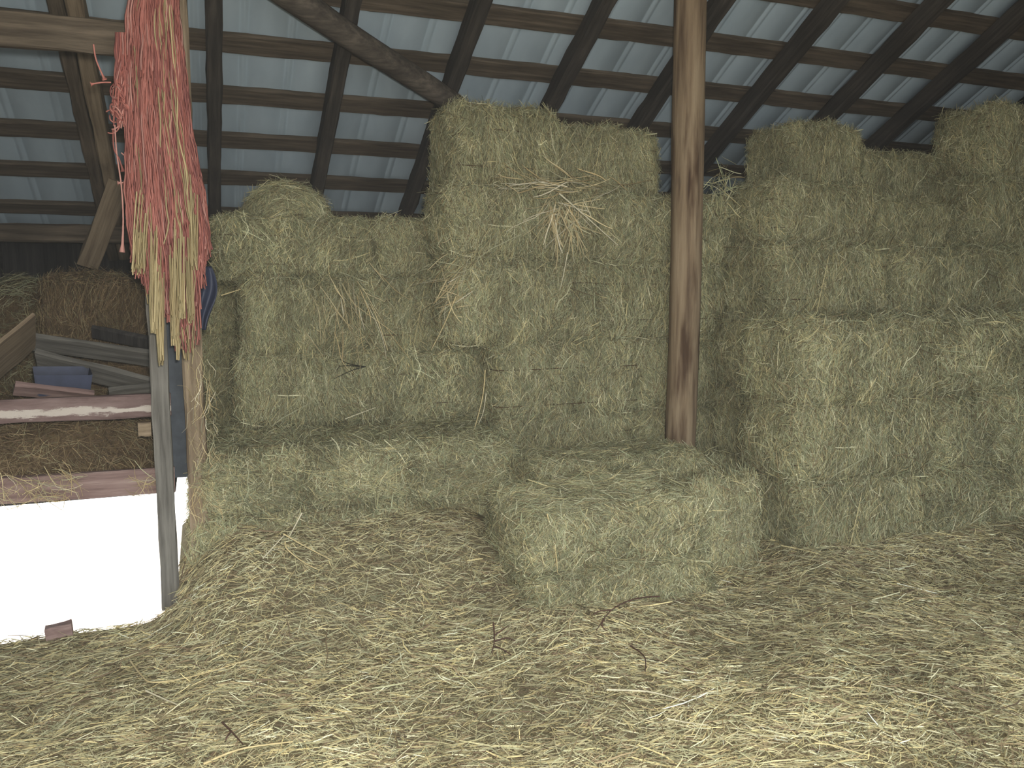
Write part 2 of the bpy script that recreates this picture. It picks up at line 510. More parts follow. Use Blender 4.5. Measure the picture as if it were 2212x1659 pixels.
# purlins
PUR = [(3.87, 'roof purlin', 'dark roof purlin cutting only the top right corner of the picture'),
       (4.42, 'roof purlin', 'dark roof purlin crossing the upper right corner, second from the ridge side'),
       (4.87, 'roof purlin', 'dark roof purlin third from the ridge side, reaching the right edge above the tall bales'),
       (5.31, 'roof purlin', 'brown roof purlin passing behind the round post near the picture top'),
       (5.73, 'roof purlin', 'brown roof purlin running behind the twine bundle and under the diagonal pole'),
       (6.16, 'roof purlin', 'light brown roof purlin level with the top bales of the central stack'),
       (6.59, 'roof purlin', 'light brown roof purlin third up from the eave, ending behind the central stack'),
       (7.00, 'roof purlin', 'brown roof purlin second up from the eave, behind the heap on the left stack'),
       (7.44, 'roof purlin', 'lowest roof purlin, just above the back wall plate at the far left')]
for i, (Y, nm, lab) in enumerate(PUR):
    a, b = roof_pt(-2.3, Y, DR + RAF_D + PUR_D / 2), roof_pt(7.15, Y, DR + RAF_D + PUR_D / 2)
    o = timber('roof_purlin', a, b, 0.15, PUR_D, W_PURLIN, RN, wob=0.004, seed=20 + i)
    tag(o, lab, 'roof beam', 'roof purlins')

# diagonal pole under the rafters
pa, pb = on_roof(560, -60, DR - 0.09), on_roof(985, 232, DR - 0.09)
def pole_mesh(name, a, b, r0, r1, mat, seed=0, sides=18, rough=0.05, flat=1.0):
    a, b = np.array(a, float), np.array(b, float)
    L = np.linalg.norm(b - a); n = max(8, int(L * 14))
    z = (b - a) / L
    x = np.cross(z, [0.2, 1, 0.1]); x /= np.linalg.norm(x); y = np.cross(z, x)
    V = []
    for i in range(n + 1):
        s = i / n
        for j in range(sides):
            an = 2 * math.pi * j / sides
            V.append((s, an))
    V = np.array(V)
    P = np.stack([np.cos(V[:, 1]) * 2, np.sin(V[:, 1]) * 2, V[:, 0] * L * 1.5], 1)
    r = (r0 + (r1 - r0) * V[:, 0]) * (1 + rough * vnoise(P, seed) + rough * 0.6 * vnoise(P * np.array([3, 3, 0.6]), seed + 1))
    ctr = np.outer(V[:, 0] * L, z) + np.outer(np.sin(V[:, 0] * 5 + seed) * 0.012, x)
    co = ctr + np.outer(r * np.cos(V[:, 1]), x) + np.outer(r * np.sin(V[:, 1]) * flat, y)
    Fc = []
    for i in range(n):
        for j in range(sides):
            p, q = i * sides + j, i * sides + (j + 1) % sides
            Fc.append((p, q, q + sides, p + sides))
    me = mesh_from(name, co, Fc, [mat], smooth=True)
    bm = bmesh.new(); bm.from_mesh(me)
    bmesh.ops.holes_fill(bm, edges=[e for e in bm.edges if e.is_boundary], sides=0)
    bmesh.ops.recalc_face_normals(bm, faces=bm.faces)
    bm.to_mesh(me); bm.free()
    return me
o = link('brace_pole', pole_mesh('brace_pole', pa, pb, 0.088, 0.075, W_POLE, 3)); o.location = pa
tag(o, 'thick round brace pole slanting under the roof down to the central stack', 'pole')

# the round post in front of the central stack
p0 = on_y(1466, 975, 4.76); p1 = on_y(1495, 0, 4.76)
o = link('round_post', pole_mesh('round_post', (0, 0, 0), (p1[0] - p0[0], 0, roof_pt(0, 4.76, DR)[2] + 0.03), 0.106, 0.108, W_POST, 9, 28, 0.035)); o.location = (p0[0], 4.76, -0.03)
tag(o, 'round brown wooden post standing in front of the tall central hay stack', 'post')

# ------------------------------------------------------------------ hay bales
NL, ND, NH = 1.06, 0.54, 0.46
def bale_mesh(name, seed, pal, pp, core, n_strands=42000, edge=True, stray=0.09):
    rng = np.random.default_rng(seed)
    h = np.array([NL, ND, NH]) / 2
    rad = 0.095
    def project(p):
        inner = np.clip(p, -(h - rad), h - rad)
        d = p - inner
        nn = np.linalg.norm(d, axis=1, keepdims=True)
        d = d / np.maximum(nn, 1e-9)
        q = inner + d * rad
        fl = np.sin((q[:, 0] / 0.105 + 0.35 * vnoise(q * 4, seed + 7)) * 2 * np.pi)           # flakes along the length
        disp = 0.020 * vnoise(q * 4.5, seed) + 0.012 * vnoise(q * 11, seed + 1) + 0.007 * vnoise(q * 28, seed + 2) - 0.009 * (fl > 0.82) 
        return q + d * disp[:, None], d
    # core
    nx, ny, nz = 46, 24, 22
    V, Fc = [], []
    def grid(u, v, fn):
        base = len(V)
        for i in range(u + 1):
            for j in range(v + 1):
                V.append(fn(2 * i / u - 1, 2 * j / v - 1))
        for i in range(u):
            for j in range(v):
                a = base + i * (v + 1) + j
                Fc.append((a, a + v + 1, a + v + 2, a + 1))
    for s in (-1, 1):
        grid(nx, nz, lambda a, b: (a * h[0], s * h[1], b * h[2]))
        grid(nx, ny, lambda a, b: (a * h[0], b * h[1], s * h[2]))
        grid(ny, nz, lambda a, b: (s * h[0], a * h[1], b * h[2]))
    cv, _ = project(np.array(V))
    cf = np.array(Fc)
    # weld the six grids
    key = np.round(np.array(V) * 2000).astype(np.int64)
    _, first, inv = np.unique(key, axis=0, return_index=True, return_inverse=True)
    inv = inv.ravel()
    cv = cv[first]; cf = inv[cf]
    # strands
    areas = np.array([NL * NH, NL * NH, NL * ND, NL * ND, ND * NH, ND * NH])
    wts = areas * np.array([1.0, 0.55, 1.0, 0.15, 1.0, 1.0])
    face = rng.choice(6, n_strands, p=wts / wts.sum())
    uv = rng.uniform(-1, 1, (n_strands, 2))
    p = np.zeros((n_strands, 3)); T = np.zeros((n_strands, 3))
    for k, (ax, s) in enumerate(((1, -1), (1, 1), (2, 1), (2, -1), (0, -1), (0, 1))):
        m = face == k
        o = [a for a in (0, 1, 2) if a != ax]
        p[m, ax] = s * h[ax]
        p[m, o[0]] = uv[m, 0] * h[o[0]]
        p[m, o[1]] = uv[m, 1] * h[o[1]]
        if ax == 1: T[m] = (0, 0, 1)
        elif ax == 2: T[m] = (1, 0, 0)
        else: T[m] = (0, 0.3, 0.95)
    q, nrm = project(p)
    T = T - nrm * np.sum(T * nrm, 1)[:, None]
    bad = np.linalg.norm(T, axis=1) < 0.05
    T[bad] = np.cross(nrm[bad], [1, 0, 0])
    T /= np.maximum(np.linalg.norm(T, axis=1, keepdims=True), 1e-6)
    clump = vnoise(q * 9, seed + 4) * 0.9 + vnoise(q * 3.5, seed + 5) * 0.5
    spread = np.where(face <= 1, 0.62, np.where(face <= 3, 0.65, 0.95))
    T = rodr(T, nrm, rng.normal(0, 1, n_strands) * spread + clump)
    L = rng.gamma(3, 0.016, n_strands) + 0.022
    Wd = rng.uniform(0.0018, 0.0044, n_strands)
    big = rng.random(n_strands) < 0.06
    Wd[big] *= 1.6; L[big] *= 1.9
    lift = rng.uniform(-0.002, 0.012, (n_strands, 2))
    st = rng.random(n_strands) < stray
    edge_near = (np.abs(nrm).max(axis=1) < 0.93)
    st |= edge_near & (rng.random(n_strands) < 0.22)
    which = rng.integers(0, 2, n_strands)
    lift[st, which[st]] += rng.uniform(0.01, 0.055, st.sum())
    shade = 1 + 0.22 * vnoise(q * 6, seed + 11) + 0.12 * vnoise(q * np.array([14, 3, 3]), seed + 12)
    sv, sf, sc = strand_arrays(rng, q, T, nrm, L, Wd, lift, pal, pp, 4, 0.07, shade)
    v = np.concatenate([cv, sv]); f = np.concatenate([cf, sf + len(cv)])
    mi = np.concatenate([np.zeros(len(cf)), np.ones(len(sf))])
    tint = np.concatenate([np.full((len(cv), 3), 0.2), sc])
    return mesh_from(name, v, f, [core, STRAND], mi, tint=tint)

def bale_twine_mesh(name, pos, edge, off=-0.002):
    """one string round the bale lengthwise; edge: strings cross the tall side faces, else the top"""
    hx, hy, hz = NL / 2 + off, ND / 2 + off, NH / 2 + off
    r = 0.06
    pts = []
    oth = hy if edge else hz
    cs = [(hx - r, oth - r, 0), (-(hx - r), oth - r, 90), (-(hx - r), -(oth - r), 180), (hx - r, -(oth - r), 270)]
    for cx, cy, a0 in cs:
        for k in range(5):
            a = math.radians(a0 + 90 * k / 4)
            u, v = cx + r * math.cos(a), cy + r * math.sin(a)
            pts.append((u, v, pos) if edge else (u, pos, v))
    pts.append(pts[0])
    dense = []
    for a, b in zip(pts[:-1], pts[1:]):
        a, b = np.array(a), np.array(b)
        n = max(1, int(np.linalg.norm(b - a) / 0.05))
        for k in range(n): dense.append(a + (b - a) * k / n)
    dense.append(dense[0])
    return tube_mesh(name, dense, 0.003, M_BALETWINE, 5)

VARS = [bale_mesh('hay_body', s, PAL_HAY, P_HAY, CORE) for s in (11, 12, 13, 14)]
OLDV = bale_mesh('hay_body', 31, PAL_OLD, P_OLD, CORE_OLD, 14000, stray=0.15)
TW_EDGE = [bale_twine_mesh('baling_twine', z, True) for z in (-0.11, 0.10)]
TW_SEEN = [bale_twine_mesh('baling_twine', z, True, 0.010) for z in (-0.15, 0.07)]
TW_FLAT = [bale_twine_mesh('baling_twine', y, False) for y in (-0.12, 0.12)]

def make_proto():
    r = empty('hay_bale')
    link('hay_body', VARS[0], r)
    for t in TW_EDGE: link('baling_twine', t, r)
    return r
PROTO = make_proto()
used = [False]
def bale(x0, x1, y0, y1, z0, z1, label, var=0, flat=False, rot=0.0, group='square hay bales', flip=False, tilt=0.0, body=None, seen=False, pitch=0.0):
    if not used[0]:
        r = PROTO; used[0] = True; kids = list(PROTO.children)
    else:
        r = PROTO.copy(); COL.objects.link(r); kids = []
        for ch in PROTO.children:
            c = ch.copy(); COL.objects.link(c); c.parent = r; kids.append(c)
    lx, ly, lz = x1 - x0, y1 - y0, z1 - z0
    turn = 0.0
    if ly > lx: lx, ly, turn = ly, lx, math.pi / 2
    if flip: turn += math.pi
    r.location = ((x0 + x1) / 2, (y0 + y1) / 2, z0)
    r.rotation_euler = (pitch, tilt, turn + rot)
    r['label'] = label; r['category'] = 'hay bale'; r['group'] = group
    tw = TW_SEEN if seen else (TW_FLAT if flat else TW_EDGE)
    for c in kids:
        c.location = (0, 0, lz / 2)
        c.scale = (lx / NL, ly / ND, lz / NH)
        if c.name.startswith('hay_body'): c.data = body or VARS[var % len(VARS)]
    for c, t in zip([k for k in kids if not k.name.startswith('hay_body')], tw): c.data = t
    return r

# low stack at the front
bale(1.45, 2.52, 3.60, 4.14, 0.23, 0.55, 'hay bale nearest the viewer, lying on top of the low stack in mid floor', 0, True, group='low front stack', tilt=-0.03, pitch=0.17)
bale(1.46, 2.50, 3.47, 4.05, -0.06, 0.215, 'bottom hay bale of the low front stack, half sunk in the loose floor hay', 1, True, rot=0.02, group='low front stack')
bale(1.80, 2.86, 4.14, 4.66, 0.26, 0.62, 'flat topped hay bale directly behind the front one, at the foot of the round post', 2, True, rot=-0.02, group='low front stack')
bale(1.82, 2.84, 4.14, 4.66, -0.06, 0.27, 'hay bale beneath the flat topped one at the foot of the round post', 3, True, group='low front stack')
bale(2.74, 3.15, 3.86, 4.56, -0.04, 0.51, 'single turned hay bale on the floor between the low front stack and the right stack', 3, rot=-0.30, group='low front stack')
# low platform on the left
gp = 'low platform bales on the left'
bale(-0.06, 0.50, 4.50, 5.60, 0.39, 0.75, 'left end bale of the low platform, beside the frayed wooden post', 1, True, group=gp)
bale(0.52, 1.10, 4.52, 5.60, 0.39, 0.74, 'middle end-on bale of the low platform below the left stack', 2, True, group=gp)
bale(1.12, 1.76, 4.50, 5.58, 0.38, 0.73, 'right end-on bale of the low platform, touching the low front stack', 0, True, group=gp)
bale(-0.08, 0.50, 4.46, 5.58, -0.03, 0.40, 'half buried bale under the left end of the low platform', 3, True, group=gp)
bale(0.52, 1.10, 4.46, 5.58, -0.03, 0.40, 'half buried bale under the middle of the low platform', 1, True, group=gp)
bale(1.12, 1.76, 4.46, 5.58, -0.03, 0.39, 'half buried bale under the right end of the low platform', 2, True, group=gp)
# left stack
gl = 'left stack bales'
bale(0.21, 1.13, 5.20, 5.76, 0.76, 1.22, 'bottom left bale of the left stack, standing on the low platform', 2, group=gl)
bale(1.15, 2.20, 5.22, 5.76, 0.75, 1.20, 'bottom right bale of the left stack, its end hidden by the central stack', 0, group=gl, flip=True)
bale(0.25, 0.98, 5.22, 5.78, 1.22, 1.70, 'middle left bale of the left stack, with straw hanging over its face', 3, group=gl)
bale(1.00, 1.98, 5.27, 5.80, 1.20, 1.70, 'middle right bale of the left stack, darker, next to the central stack', 1, group=gl)
bale(0.11, 1.10, 5.36, 5.92, 1.69, 2.08, 'top left bale of the left stack, under the loose heap', 0, group=gl, flip=True)
bale(1.12, 2.15, 5.36, 5.92, 1.69, 2.09, 'top right bale of the left stack, running up to the central stack', 2, group=gl)
gb = 'bales in the dark gap behind the hanging twine'
for k, (z0, z1, nm) in enumerate(((-0.03, 0.44, 'lowest'), (0.44, 0.88, 'second from the floor'), (0.88, 1.32, 'third from the floor'), (1.32, 1.74, 'topmost'))):
    bale(-0.10, 0.86, 5.95, 6.48, z0, z1, 'shaded hay bale in the dark gap right of the hanging twine, ' + nm, k, group=gb)
# central tower
gc = 'tall central stack bales'
bale(1.85, 2.86, 4.97, 5.50, 0.27, 0.78, 'lowest left bale of the central stack, behind the low front stack', 1, group=gc)
bale(2.88, 3.92, 4.97, 5.50, 0.27, 0.77, 'lowest right bale of the central stack, right of the post foot', 3, group=gc)
bale(1.80, 2.86, 4.93, 5.48, 0.77, 1.28, 'left bale with a visible dark string, second row up in the central stack', 0, group=gc, seen=True)
bale(2.88, 3.92, 4.93, 5.48, 0.77, 1.27, 'second row bale of the central stack on the right of the round post', 2, group=gc)
bale(1.46, 2.50, 4.90, 5.46, 1.28, 1.83, 'ragged bale third row up at the left edge of the central stack', 3, group=gc)
bale(2.52, 3.62, 4.91, 5.46, 1.28, 1.82, 'bale third row up in the central stack, passing behind the round post', 1, group=gc, flip=True)
bale(1.47, 2.50, 4.88, 5.45, 1.82, 2.28, 'bale below the top row of the central stack with the bright straw fan', 2, group=gc)
bale(2.52, 3.62, 4.90, 5.45, 1.81, 2.26, 'upper bale of the central stack with shaggy straw sticking out right of the post', 0, group=gc)
bale(1.51, 2.22, 4.90, 5.46, 2.27, 2.77, 'top left bale of the central stack, shaggy, under the diagonal pole end', 3, group=gc, flip=True)
bale(2.24, 3.03, 5.00, 5.52, 2.26, 2.71, 'top right bale of the central stack, browner, just left of the round post', 1, group=gc)
bale(3.66, 4.72, 5.52, 6.05, -0.03, 0.54, 'lowest shaded hay bale in the recess between the central and right stacks', 2, group='recess bales')
bale(3.66, 4.72, 5.52, 6.05, 0.54, 1.10, 'second shaded hay bale from the floor between the central and right stacks', 1, group='recess bales')
bale(3.66, 4.72, 5.52, 6.05, 1.10, 1.66, 'shaded hay bale in the recess between the central and right stacks, middle', 0, group='recess bales')
bale(3.66, 4.72, 5.52, 6.05, 1.66, 2.24, 'shaded hay bale in the recess between the central and right stacks, topmost', 3, group='recess bales')
# right stack: near wall of bales
gr = 'right stack bales'
for k, (z0, z1, nm) in enumerate(((-0.04, 0.46, 'bottom'), (0.46, 0.95, 'middle'), (0.95, 1.44, 'top'))):
    sx = (0.06, 0.0, -0.02)[k]
    bale(3.27 + sx, 4.335, 3.76, 4.30, z0, z1, nm + ' bale at the left end of the near right wall of hay', k + 1, group=gr)
    bale(4.31, 4.90, 3.75, 4.85, z0, z1, nm + ' end-on bale in the near right wall of hay, second from its left end', k, True, group=gr)
    bale(4.885, 5.46, 3.74, 4.84, z0, z1, nm + ' end-on bale of the near right wall of hay, cut by the right picture edge', k + 2, True, group=gr)
    bale(3.44, 4.33, 4.34, 4.86, z0, z1, nm + ' shaded bale just behind the left end of the near right hay wall', k, group=gr)
bale(3.50, 4.46, 4.30, 4.86, 1.44, 1.92, 'left bale of the first row set back above the near right wall of hay', 1, group=gr)
bale(4.48, 5.50, 4.28, 4.84, 1.44, 1.92, 'right bale of the first row set back above the near right wall of hay', 3, group=gr)
bale(5.52, 6.55, 4.26, 4.86, 1.44, 1.92, 'bale under the tall dark pair, at the right picture edge', 0, group=gr)
bale(3.60, 4.42, 4.44, 5.00, 1.92, 2.34, 'humped bale in the second row set back on the right stack', 2, group=gr, tilt=0.03)
bale(4.44, 5.16, 4.46, 5.00, 1.92, 2.25, 'short bale in the second row set back on the right stack', 0, True, group=gr, tilt=0.08)
bale(3.98, 4.60, 4.75, 5.30, 2.32, 2.80, 'highest rear bale at the left of the right stack, just under the roof', 1, group=gr)
bale(4.62, 5.52, 4.90, 5.45, 2.22, 2.68, 'rear top bale of the right stack beside the tall dark bales', 3, group=gr)
bale(5.50, 6.44, 4.46, 5.02, 1.92, 2.46, 'lower dark bale of the tall pair at the upper right corner', 0, group=gr)
bale(5.60, 6.50, 4.48, 5.02, 2.46, 3.00, 'upper dark bale of the tall pair at the upper right corner', 2, group=gr)

# ------------------------------------------------------------------ loose hay on the floor
def sstep(a, b, x):
    t = np.clip((x - a) / (b - a), 0, 1); return t * t * (3 - 2 * t)
def floor_h(x, y):
    x, y = np.asarray(x, float), np.asarray(y, float)
    p = np.stack([x, y, np.zeros_like(x)], 1)
    h = 0.030 * vnoise(p * 1.3, 91) + 0.022 * vnoise(p * 3.7, 92) + 0.010 * vnoise(p * 9, 93)
    h = h * sstep(-0.5, 0.3, x + (3.9 - y) * 2) 
    m = sstep(3.45, 4.50, y) * sstep(-0.35, 0.15, x) * (1 - 0.6 * sstep(1.35, 1.8, x)) * (1 - sstep(2.2, 2.6, x))
    h = h + 0.34 * m
    h = h + 0.26 * sstep(4.62, 4.85, y) * sstep(1.5, 1.7, x) * (1 - sstep(4.1, 4.2, x))
    h = h + 0.07 * np.exp(-((x - 1.7) ** 2 / 0.5 + (y - 3.45) ** 2 / 0.05))
    h = h + 0.06 * sstep(3.2, 3.7, y) * sstep(2.9, 3.3, x)
    return h
def loose_floor():
    rng = np.random.default_rng(77)
    # base surface
    nx, ny = 130, 110
    X = np.linspace(-1.7, 6.2, nx); Y = np.linspace(0.6, 5.55, ny)
    gx, gy = np.meshgrid(X, Y, indexing='ij')
    hh = floor_h(gx.ravel(), gy.ravel())
    cv = np.stack([gx.ravel(), gy.ravel(), hh], 1)
    ok = ~((gx < -0.17) & (gy > 4.21))
    lim = (gx < -0.17) & (gy > 4.14) & (gy <= 4.21)
    Fc = []
    for i in range(nx - 1):
        for j in range(ny - 1):
            if ok[i, j] and ok[i + 1, j] and ok[i, j + 1] and ok[i + 1, j + 1]:
                a = i * ny + j
                Fc.append((a, a + ny, a + ny + 1, a + 1))
    cf = np.array(Fc)
    # blades
    n = 170000
    u = rng.random(n)
    y = 1.3 + (4.75 - 1.3) * rng.random(n) ** 1.15
    x = -1.3 + 7.0 * rng.random(n)
    keep = ~((x < -0.16) & (y > 4.20)) & (x > y * 0.62 * 0 - 1.3) & (x < 1.2 + y * 1.35) & ~((x > 3.4) & (y > 3.9)) & ~((x > 1.45) & (x < 2.4) & (y > 3.75) & (y < 4.6))
    x, y = x[keep], y[keep]; n = len(x)
    e = 0.02
    h0 = floor_h(x, y); hx = (floor_h(x + e, y) - h0) / e; hy = (floor_h(x, y + e) - h0) / e
    nr = np.stack([-hx, -hy, np.ones(n)], 1); nr /= np.linalg.norm(nr, axis=1, keepdims=True)
    P = np.stack([x, y, h0], 1)
    ang = rng.normal(-0.25, 0.85, n) + 0.6 * vnoise(P * 2.2, 5)
    T = np.stack([np.cos(ang), np.sin(ang), np.zeros(n)], 1)
    T = T - nr * np.sum(T * nr, 1)[:, None]
    L = rng.gamma(3, 0.0165, n) + 0.018
    Wd = rng.uniform(0.0020, 0.0046, n)
    big = rng.random(n) < 0.03; Wd[big] *= 1.6; L[big] *= 2.2
    lift = rng.uniform(0.0, 0.014, (n, 2))
    st = rng.random(n) < 0.05
    lift[st, rng.integers(0, 2, st.sum())] += rng.uniform(0.01, 0.04, st.sum())
    shade = 1 + 0.25 * vnoise(P * 2.2, 41) + 0.15 * vnoise(P * 7, 42)
    sv, sf, sc = strand_arrays(rng, P, T, nr, L, Wd, lift, PAL_FLOOR, P_FLOOR, 4, 0.05, shade)
    v = np.concatenate([cv, sv]); f = np.concatenate([cf, sf + len(cv)])
    mi = np.concatenate([np.zeros(len(cf)), np.ones(len(sf))])
    tint = np.concatenate([np.full((len(cv), 3), 0.2), sc])
    return mesh_from('loose_hay', v, f, [CORE_FLOOR, STRAND], mi, tint=tint)
tag(link('loose_hay', loose_floor()), 'loose trampled hay and straw covering the whole barn floor', 'hay', kind='stuff')

# heap of loose hay (dome) anywhere
def heap_mesh(name, a, b, c, seed, n, pal, pp, core, spread=1.2, Lm=0.024):
    rng = np.random.default_rng(seed)
    ns, nr_ = 40, 14
    V = []
    for i in range(nr_ + 1):
        th = (math.pi / 2) * i / nr_
        for j in range(ns):
            ph = 2 * math.pi * j / ns
            V.append((math.cos(th) * math.cos(ph), math.cos(th) * math.sin(ph), math.sin(th)))
    V = np.array(V)
    def shape(d):
        r = 1 + 0.14 * vnoise(d * 2.3, seed) + 0.07 * vnoise(d * 6, seed + 1)
        return d * r[:, None] * np.array([a, b, c])
    cv = shape(V)
    Fc = []
    for i in range(nr_):
        for j in range(ns):
            p, q = i * ns + j, i * ns + (j + 1) % ns
            Fc.append((p, q, q + ns, p + ns))
    cf = np.array(Fc)
    d = rng.normal(0, 1, (n, 3)); d[:, 2] = np.abs(d[:, 2]); d /= np.linalg.norm(d, axis=1, keepdims=True)
    q = shape(d)
    nn = d / np.array([a, b, c]); nn /= np.linalg.norm(nn, axis=1, keepdims=True)
    T = np.cross(nn, [0.1, 1.0, 0.2]); T /= np.linalg.norm(T, axis=1, keepdims=True)
    T = rodr(T, nn, rng.normal(0, spread, n))
    L = rng.gamma(4, Lm, n) + 0.03
    Wd = rng.uniform(0.0018, 0.004, n)
    lift = rng.uniform(0, 0.014, (n, 2))
    st = rng.random(n) < 0.15
    lift[st, rng.integers(0, 2, st.sum())] += rng.uniform(0.01, 0.05, st.sum())
    sv, sf, sc = strand_arrays(rng, q, T, nn, L, Wd, lift, pal, pp, 4, 0.14, 1 + 0.2 * vnoise(q * 6, seed + 2))
    v = np.concatenate([cv, sv]); f = np.concatenate([cf, sf + len(cv)])
    mi = np.concatenate([np.zeros(len(cf)), np.ones(len(sf))])
    return mesh_from(name, v, f, [core, STRAND], mi, tint=np.concatenate([np.full((len(cv), 3), 0.2), sc]))
o = link('hay_heap', heap_mesh('hay_heap', 0.30, 0.24, 0.27, 3, 9000, PAL_HAY, P_HAY, CORE)); o.location = (0.57, 5.68, 2.04)
tag(o, 'rounded heap of loose hay on top of the left stack', 'hay', kind='stuff')

# fan of bright straw on the central stack
def tuft(name, centre, n, seed, spread, pal, pp, lmin, lmax, out=0.04, ctr_ang=-math.pi / 2, wd=(0.003, 0.0065), sx=0.045, sz=0.035):
    """stalks radiating over a face that looks towards -Y"""
    rng = np.random.default_rng(seed)
    ang = rng.normal(ctr_ang, spread, n)
    L = rng.uniform(lmin, lmax, n)
    T = np.stack([np.cos(ang), rng.uniform(-0.12, 0.0, n), np.sin(ang)], 1)
    T /= np.linalg.norm(T, axis=1, keepdims=True)
    start = np.stack([rng.normal(0, sx, n), -rng.uniform(0.0, out, n), rng.normal(0, sz, n)], 1)
    P = start + T * L[:, None] * 0.5
    nn = np.tile([0, -1.0, 0], (n, 1))
    lift = np.stack([rng.uniform(0, 0.03, n), rng.uniform(0.0, 0.05, n)], 1)
    sv, sf, sc = strand_arrays(rng, P, T, nn, L, rng.uniform(*wd, n), lift, pal, pp, 6, 0.035)
    me = mesh_from(name, sv, sf, [STRAND], tint=sc)
    o = link(name, me); o.location = centre
    return o
c = on_y(1215, 455, 4.84)
o = tuft('straw_tuft', (c[0], 4.84, c[2]), 95, 8, 0.75, PAL_STRAW, P_STRAW, 0.08, 0.36, sx=0.07, wd=(0.003, 0.009))
tag(o, 'fan of bright yellow straw spilling down the face of the central stack', 'straw', kind='stuff')
c = on_y(1230, 400, 4.86)
o = tuft('straw_tuft', (c[0], 4.86, c[2]), 90, 18, 0.35, PAL_STRAW, P_STRAW, 0.10, 0.30, ctr_ang=math.pi - 0.05, sx=0.20, wd=(0.003, 0.008))
tag(o, 'flattened bright straw along the ledge above the straw fan on the central stack', 'straw', kind='stuff')
c = on_y(985, 610, 4.86)
o = tuft('straw_tuft', (c[0], 4.86, c[2]), 70, 9, 0.55, PAL_STRAW, P_STRAW, 0.08, 0.24, ctr_ang=-2.4, sx=0.06, sz=0.10)
tag(o, 'straw sticking out sideways at the left edge of the central stack', 'straw', kind='stuff')
c = on_y(1545, 425, 4.86)
o = tuft('straw_tuft', (c[0], 4.86, c[2]), 160, 10, 1.3, PAL_HAY, P_HAY, 0.06, 0.20, ctr_ang=-0.9, sx=0.06, sz=0.10)
tag(o, 'pale shaggy straw sticking out just right of the round post', 'straw', kind='stuff')
c = on_y(745, 640, 5.18)
o = tuft('straw_tuft', (c[0], 5.18, c[2]), 60, 12, 0.35, PAL_STRAW, P_STRAW, 0.12, 0.40, ctr_ang=-1.3, sx=0.12, sz=0.10)
tag(o, 'long straw hanging down the middle of the left stack', 'straw', kind='stuff')

# ------------------------------------------------------------------ single stalks and twigs
def stalk(name, pts3, r, mat, label, cat, parent=None, n=18, sm=True):
    pts = smooth_path(pts3, n) if sm else np.asarray(pts3, float)
    base = pts[0].copy()
    rr = r * (1 - 0.45 * np.linspace(0, 1, len(pts)))
    o = link(name, tube_mesh(name, pts - base, rr, mat, 6))
    o.location = base
    tag(o, label, cat)
    return o
def fl(x, y, dz=0.02):
    p = on_z(x, y, 0.03)
    for _ in range(6):
        h = float(floor_h(np.array([p[0]]), np.array([p[1]]))[0])
        p = on_z(x, y, h + dz)
    return p
FS = [([(282, 1428), (305, 1458), (332, 1474), (420, 1460), (540, 1424)], 0.0042, M_STALK, 'long hooked yellow straw lying on the floor before the bright opening'),
      ([(440, 1650), (520, 1618), (632, 1602)], 0.0050, M_STALK, 'thick yellow straw at the bottom edge of the floor, left of centre'),
      ([(315, 1492), (350, 1508), (388, 1524)], 0.0042, M_STALKG, 'short pale straw on the floor just below the hooked straw'),
      ([(700, 1270), (725, 1275), (748, 1272)], 0.0045, M_STALKG, 'short pale straw stub on the floor mound'),
      ([(653, 1252), (700, 1278), (745, 1315), (795, 1360)], 0.0038, M_STALK, 'straw running down the floor mound left of the front stack'),
      ([(685, 1292), (710, 1330), (745, 1372)], 0.0036, M_STALK, 'orange straw running down the floor mound beside a longer one'),
      ([(1310, 1490), (1400, 1494), (1480, 1514)], 0.0042, M_STALKG, 'pale curved straw on the floor below the front stack'),
      ([(1545, 1369), (1575, 1382), (1605, 1391)], 0.0042, M_STALK, 'short yellow straw on the floor right of the front stack'),
      ([(1440, 1552), (1480, 1560), (1530, 1566)], 0.0032, M_STALKG, 'thin pale straw on the floor, lower centre right'),
      ([(1760, 1605), (1800, 1610), (1840, 1622)], 0.0036, M_STALK, 'yellow straw on the floor at the lower right'),
      ([(1960, 1490), (2020, 1504), (2060, 1520)], 0.0030, M_STALKG, 'faint pale straw on the floor under the right wall of hay')]
for pts, r, m, lab in FS: stalk('straw_stalk', [fl(*p) for p in pts], r, m, lab, 'straw')
# the crossed stalks standing up on the mound
def air(x, y, Y): return on_y(x, y, Y)
stalk('straw_stalk', [air(652, 1108, 4.22), air(622, 1165, 4.16)], 0.0045, M_STALKG, 'upright leg of the crossed straws before the low platform', 'straw', n=6)
stalk('straw_stalk', [air(568, 1206, 4.02), air(614, 1156, 4.12)], 0.0045, M_STALKG, 'left leg of the crossed straws before the low platform', 'straw', n=6)
stalk('straw_stalk', [air(612, 1153, 4.12), air(655, 1178, 4.08), air(716, 1210, 4.0)], 0.0042, M_STALK, 'right yellow leg of the crossed straws before the low platform', 'straw', n=10)
stalk('straw_stalk', [air(616, 1170, 4.10), air(620, 1186, 4.06), air(655, 1214, 4.0), air(690, 1232, 3.95)], 0.0045, M_STALK, 'bent yellow straw below the crossed straws', 'straw', n=14)
stalk('straw_stalk', [air(1208, 418, 4.80), air(1268, 470, 4.76), air(1335, 530, 4.80)], 0.006, M_STALKG, 'thick pale straw lying aslant over the straw fan on the central stack', 'straw', n=10)
stalk('straw_stalk', [air(1226, 545, 4.82), air(1218, 590, 4.81), air(1209, 628, 4.80)], 0.004, M_STALKG, 'single pale straw hanging below the straw fan', 'straw', n=8)
stalk('straw_stalk', [air(985, 640, 4.80), air(960, 700, 4.78), air(931, 757, 4.78)], 0.004, M_STALK, 'long straw hanging from the left edge of the central stack', 'straw', n=8)
